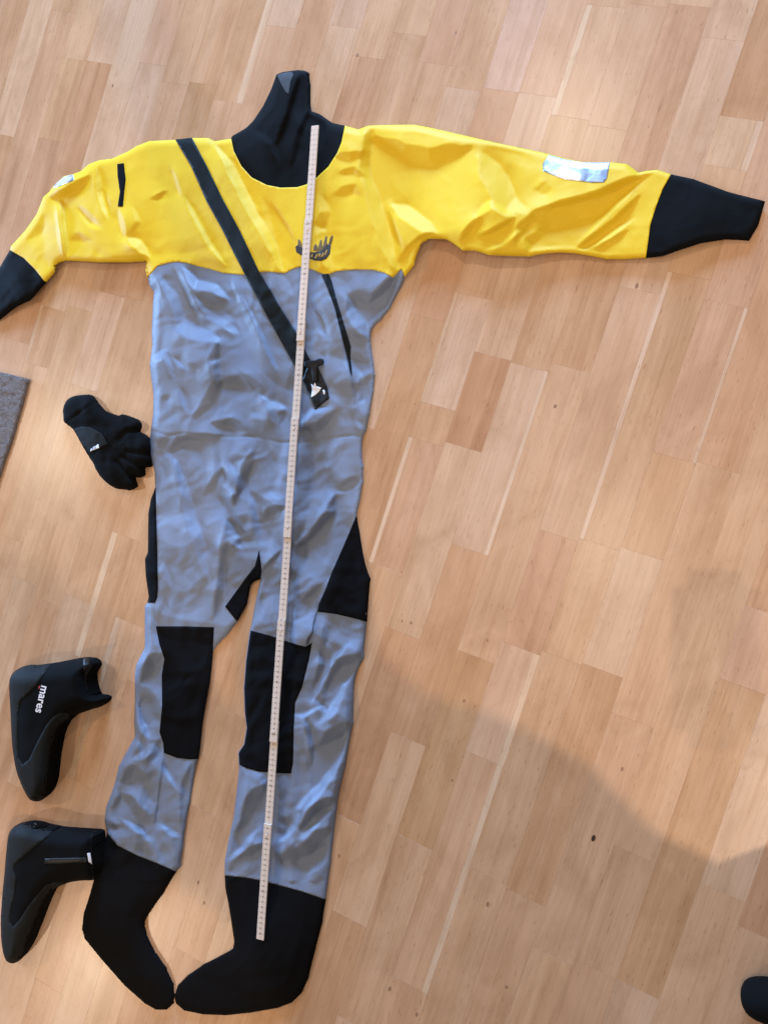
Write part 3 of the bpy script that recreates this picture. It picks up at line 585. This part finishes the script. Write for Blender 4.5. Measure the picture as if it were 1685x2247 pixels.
def boot(outline, T, base, label, groove):
    root = tag(empty('boot', at1(*base)), label, 'boot', 'neoprene boots lying on their sides'); bpy.context.view_layer.update()
    d0 = dome(outline, T, 42, .004, .55)
    def hf(P): return d0(P) + groove(P) + vnoise(P, 30) * .0012
    P = lambda n, poly, mat, lift, **k: part(n, poly, mat, lift, root=root, hf=hf, **k)
    return root, hf, P
OB1 = Z(10,1420,6.146, [(60,500),(75,410),(130,330),(230,270),(330,240),(450,245),(700,210),(900,170),(1060,140),(1120,135),(1170,165),(1215,240),(1220,270),(1180,330),(1145,400),(1150,500),(1180,590),(1200,640),(1320,650),(1350,690),(1345,740),(1320,800),(1150,850),(950,920),(870,980),(790,1050),(730,1160),(690,1300),(650,1500),(620,1800),(595,1930),(540,2030),(480,2080),(420,2090),(350,2070),(300,2010),(230,1870),(165,1700),(130,1540),(100,1300),(85,1000),(70,700)])
OB2 = Z(0,1780,6.146, [(110,330),(150,250),(210,195),(300,160),(400,165),(520,200),(740,245),(1000,265),(1290,280),(1310,400),(1320,600),(1325,800),(1290,900),(1260,940),(1100,940),(950,960),(820,1010),(720,1060),(650,1150),(590,1280),(500,1500),(420,1690),(350,1880),(280,1990),(240,2040),(170,2065),(90,2040),(45,1940),(15,1750),(8,1500),(25,1200),(60,850),(85,550)])
r1, h1, P1 = boot(OB1, .060, (90, 1580), 'black neoprene boot on its side with white lettering, upper boot beside the left leg', lambda P: np.zeros(len(P)))
P1('upper', OB1, 'neoprene', 0, skirt='floor', smooth=1)
P1('heel_patch', Z(10,1420,6.146, [(66,500),(80,415),(135,335),(235,276),(330,246),(450,250),(610,235),(540,350),(430,520),(300,640),(210,730),(180,900),(175,1200),(190,1500),(240,1590),(330,1520),(450,1260),(560,1060),(640,960),(740,890),(860,890),(880,970),(795,1045),(728,1160),(686,1300),(646,1500),(614,1800),(590,1925),(538,2022),(478,2072),(420,2082),(353,2062),(305,2005),(236,1868),(171,1700),(136,1540),(106,1300),(91,1000),(76,700)]), 'soleg', .0010)
P1('opening_rim', Z(10,1420,6.146, [(1060,145),(1120,140),(1168,170),(1212,242),(1214,268),(1176,328),(1142,398),(1146,500),(1176,592),(1120,600),(1085,480),(1080,380),(1060,260)]), 'plastic', .0010)
drape_text('brand_print', 'mares', (91.5, 1535), math.radians(103), 25, 'white', h1, r1, .0022)
drape_text('accent_print', '-', (87.5, 1509), math.radians(112), 20, 'red', h1, r1, .0022)
r2, h2, P2 = boot(OB2, .062, (95, 1920), 'black neoprene boot with small white tag at its opening, the lower one beside the sock', lambda P: np.zeros(len(P)))
P2('upper', OB2, 'neoprene', 0, skirt='floor', smooth=1)
P2('heel_patch', Z(0,1780,6.146, [(114,332),(155,256),(213,201),(302,166),(400,171),(520,206),(720,248),(640,350),(480,470),(330,600),(200,720),(180,800),(215,900),(190,1150),(140,1350),(130,1500),(170,1570),(260,1480),(380,1290),(480,1160),(620,1000),(740,960),(880,965),(818,1004),(716,1055),(644,1148),(584,1280),(494,1500),(414,1690),(344,1878),(276,1985),(237,2034),(170,2058),(95,2034),(51,1938),(21,1750),(14,1500),(31,1200),(66,850),(91,550)]), 'soleg', .0010)
P2('opening_rim', Z(0,1780,6.146, [(1240,278),(1286,284),(1304,400),(1314,600),(1318,800),(1286,890),(1250,925),(1235,800),(1238,600),(1225,400)]), 'plastic', .0010)
P2('side_zip', Z(0,1780,6.146, [(600,645),(800,640),(1000,635),(1170,632),(1170,700),(1000,700),(800,715),(600,715)]), 'plastic', .0012, thick=.0004)
P2('white_tag', Z(0,1780,6.146, [(1175,575),(1215,568),(1238,720),(1195,690)]), 'white', .0022, step=2.5, thick=.0006)
P2('heel_loop', Z(0,1780,6.146, [(440,185),(465,172),(500,185),(490,215),(455,212)]), 'white', .0016, step=2.5, thick=.0006)

OG = Z(120,840,7.213, [(128,440),(150,340),(200,260),(300,205),(420,190),(570,180),(620,230),(700,340),(780,430),(900,485),(1010,520),(1060,495),(1120,505),(1230,545),(1345,590),(1340,680),(1325,760),(1420,815),(1500,870),(1600,900),(1640,1050),(1640,1250),(1560,1330),(1420,1340),(1390,1380),(1405,1440),(1370,1490),(1310,1500),(1250,1490),(1245,1530),(1280,1610),(1260,1670),(1180,1705),(1060,1680),(980,1680),(870,1620),(750,1520),(660,1390),(610,1270),(540,1170),(430,980),(300,740),(230,680),(140,620),(135,500)])
OG = [(min(x, 334.0), y) for x, y in OG]
gl = tag(empty('glove', at1(235, 950)), 'black neoprene glove lying palm down, fingers tucked under the grey hip', 'glove'); bpy.context.view_layer.update()
dg = dome(OG, .030, 34, .004, .5)
GR = [Z(120,840,7.213, p) for p in ([(1330,770),(1150,760),(1010,900)],[(1640,1100),(1350,1120),(1150,1080)],[(1420,1345),(1250,1270),(1080,1170)],[(1250,1495),(1120,1400),(980,1250)])]
def hg(P):
    z = dg(P) * np.clip((331 - P[:, 0]) / 14, .12, 1) + vnoise(P, 24) * .0022 + vnoise(P, 11) * .0008
    for g in GR: z -= .0042 * np.exp(-(pdist(P, g)[0] / 5.5) ** 2)
    dw = pdist(P, Z(120,840,7.213, [(140,640),(330,520),(640,300)]))[0]; z -= .002 * np.exp(-(dw / 3) ** 2)
    return np.maximum(z, .002)
PG = lambda n, poly, mat, lift, **k: part(n, poly, mat, lift, root=gl, hf=hg, **k)
PG('shell', OG, 'neoprene', 0, step=4, skirt='floor', smooth=1)
PG('wrist_strap', Z(120,840,7.213, [(310,730),(420,690),(560,700),(740,800),(780,870),(830,970),(700,1040),(565,1110),(430,960),(370,850)]), 'soleg', .0012, step=4)
sc_ = PG('strap_print', Z(120,840,7.213, [(560,1085),(575,1040),(590,1040),(590,1075)]), 'white', .0018, step=2, thick=.0002)
for pts in ([(600,1070),(608,1015),(622,1010),(618,1062)],[(628,1060),(636,1000),(652,995),(645,1052)],[(655,1045),(664,985),(690,970),(702,1030)]):
    PG('strap_print', Z(120,840,7.213, pts), 'white', .0018, step=2, thick=.0002)

RUG = [(-330,738),(0,816),(61,831),(31.6,937),(0,1032),(-70,1240),(-420,1150)]
rg_ = tag(empty('rug', at1(-150, 950)), 'grey woven rug, only its corner showing at the left edge', 'rug'); bpy.context.view_layer.update()
part('pile', RUG, 'rug', 0, 5, root=rg_, hf=lambda P: .009 + vnoise(P, 4) * .0012 + vnoise(P, 11) * .0008, skirt='floor')
bd = [(-330,738),(0,816),(61,831),(57,841),(0,827),(-330,749)]
# ------------------------------------------------------------------ the photographer, standing just outside the frame, one socked foot at its corner
def skinned(name, verts, edges, mat, parent, levels=2):
    me = bpy.data.meshes.new(name); me.from_pydata([v[:3] for v in verts], edges, [])
    o = bpy.data.objects.new(name, me); COL.objects.link(o)
    o.modifiers.new('skin', 'SKIN'); s = o.modifiers.new('sub', 'SUBSURF'); s.levels = levels; s.render_levels = levels
    for v, k in zip(me.skin_vertices[0].data, verts): v.radius = k[3:5] if len(k) > 4 else (k[3], k[3])
    me.skin_vertices[0].data[0].use_root = True
    dg = bpy.context.evaluated_depsgraph_get(); m2 = bpy.data.meshes.new_from_object(o.evaluated_get(dg)); m2.name = name
    bpy.data.objects.remove(o); m2.polygons.foreach_set('use_smooth', [True] * len(m2.polygons)); m2.materials.clear()
    q = link(name, m2, M[mat]); q.parent = parent; q.matrix_parent_inverse = parent.matrix_world.inverted(); return q
M['jumper'] = cloth('dark_jumper', (.03, .035, .05), .85, .3, .3)
M['skin'] = MatB('skin', (.55, .33, .24), .5).m
M['hair'] = MatB('brown_hair', (.06, .035, .02), .6).m
toe = at1(1672, 2192, .03)
pe = tag(empty('person', (.50, -.74, 0)), 'person outside the frame whose black socked toe shows at the bottom right corner', 'person'); bpy.context.view_layer.update()
tx, ty = toe.x - .050, toe.y
bodyv = [(.52,-.895,.92,.13,.16),(.48,-.835,1.10,.12,.145),(.41,-.865,1.28,.12,.155),(.36,-.88,1.40,.07,.07),(.31,-.84,1.51,.070,.075),(.28,-.82,1.61,.088,.095),(.27,-.81,1.69,.06,.065),
 (.37,-.76,1.36,.060),(.265,-.43,1.31,.043),(.20,-.19,1.38,.034),(.135,-.035,1.445,.028,.020),
 (.44,-1.10,1.35,.062),(.52,-1.08,1.07,.045),(.44,-1.07,.84,.034),(.40,-1.06,.76,.030,.022),
 (.52,-.815,.86,.095),(tx+.25,ty+.04,.48,.075),(tx+.21,ty+.02,.10,.05),
 (.54,-1.03,.86,.095),(.56,-1.08,.48,.070),(.58,-1.10,.10,.045)]
bodye = [(0,1),(1,2),(2,3),(3,4),(4,5),(5,6),(2,7),(7,8),(8,9),(9,10),(2,11),(11,12),(12,13),(13,14),(0,15),(15,16),(16,17),(0,18),(18,19),(19,20)]
for bx, by, bz, sx, sy in ((.135,-.035,1.445,-1,.25), (.40,-1.06,.76,-.2,.05)):
    b0 = 10 if bz > 1 else 14; up = 1 if bz > 1 else -6
    for k in range(5):
        o = (k - 2) * .017; i = len(bodyv); thumb = k == 4
        lx, ly = -sy, sx
        p1 = (bx + sx * .035 + lx * o, by + sy * .035 + ly * o, bz + .012 * up); p2 = (bx + sx * (.055 + (.012 if k in (1, 2) else 0)) + lx * o * 1.1, by + sy * .055 + ly * o * 1.1, bz + .022 * up)
        bodyv += [(*p1, .0095), (*p2, .0080)]; bodye += [(b0, i), (i, i + 1)]
skinned('body', bodyv, bodye, 'jumper', pe, 1)
skinned('hair', [(.30,-.835,1.65,.088,.09),(.28,-.82,1.705,.082,.085)], [(0, 1)], 'hair', pe)
for (ax, ay, dx, dy) in ((tx + .20, ty + .01, -1, -.06), (.58, -1.10, -1, .1)):
    l = math.hypot(dx, dy); dx, dy = dx / l, dy / l
    sk = [(ax, ay, .16, .050), (ax, ay, .075, .048), (ax + dx * .07, ay + dy * .07, .050, .044, .046), (ax + dx * .14, ay + dy * .14, .036, .034, .046), (ax + dx * .185, ay + dy * .185, .028, .026, .042), (ax - dx * .045, ay - dy * .045, .034, .032)]
    skinned('sock', sk, [(0, 1), (1, 2), (2, 3), (3, 4), (1, 5)], 'neoprene', pe)
fw = Vector((ex[2], ey[2], ez[2])); rt = Vector((ex[0], ey[0], ez[0])); dn = Vector((ex[1], ey[1], ez[1]))
ph = tag(empty('phone', Vector((0, 0, CAMH)) - fw * .012 + dn * .058 + rt * .02), 'black phone held flat in one hand above the floor, outside the frame', 'phone'); bpy.context.view_layer.update()
bm = bmesh.new(); bmesh.ops.create_cube(bm, size=1.0)
for v in bm.verts: v.co = Vector((v.co.x * .078, v.co.y * .162, v.co.z * .009))
bmesh.ops.bevel(bm, geom=[e for e in bm.edges if abs(e.verts[0].co.z - e.verts[1].co.z) > .005], offset=.016, segments=5, affect='EDGES')
me = bpy.data.meshes.new('case'); bm.to_mesh(me); bm.free(); pb = link('case', me, M['plastic'], ph); pb.parent = ph
pb.rotation_euler = Matrix((rt, -dn, -fw)).transposed().to_euler()
# dark knots set in the boards
M['knot'] = MatB('dark_knot', (.035, .016, .010), .5).m
M['knotp'] = MatB('brown_knot', (.27, .15, .085), .5).m
for (kx, ky, kr, km) in ((1302,1840,5.5,'knot'),(1070,1985,4.5,'knotp'),(855,2171,4.5,'knotp'),(914,2227,4,'knotp'),(744,1879,3.5,'knotp'),(992,1713,3,'knotp'),(1111,2167,3.5,'knotp'),(902,1367,3,'knotp'),(882,1363,2.5,'knotp'),(1397,627,4.5,'knotp'),(1218,891,4,'knotp'),(1018,1538,3.2,'knotp'),(784,120,4,'knotp'),(247,187,3.5,'knotp'),(435,1937,4,'knotp'),(448,1982,3.5,'knotp'),(1069,1405,2.5,'knotp'),(1000,70,3,'knotp'),(1365,1688,3.5,'knotp')):
    c = at1(kx, ky); rr = kr * .00065
    nv = [(c.x + rr * (1 + .10 * math.sin(2 * t + kx)) * (math.cos(t) * sT * 1.5 - math.sin(t) * cT), c.y + rr * (1 + .10 * math.sin(2 * t + kx)) * (-math.cos(t) * cT * 1.5 - math.sin(t) * sT), .00022) for t in np.linspace(0, 2 * math.pi, 12, endpoint=False)]
    link('knot', pydata('knot', nv, [tuple(range(12))[::-1]], False), M[km], floor)
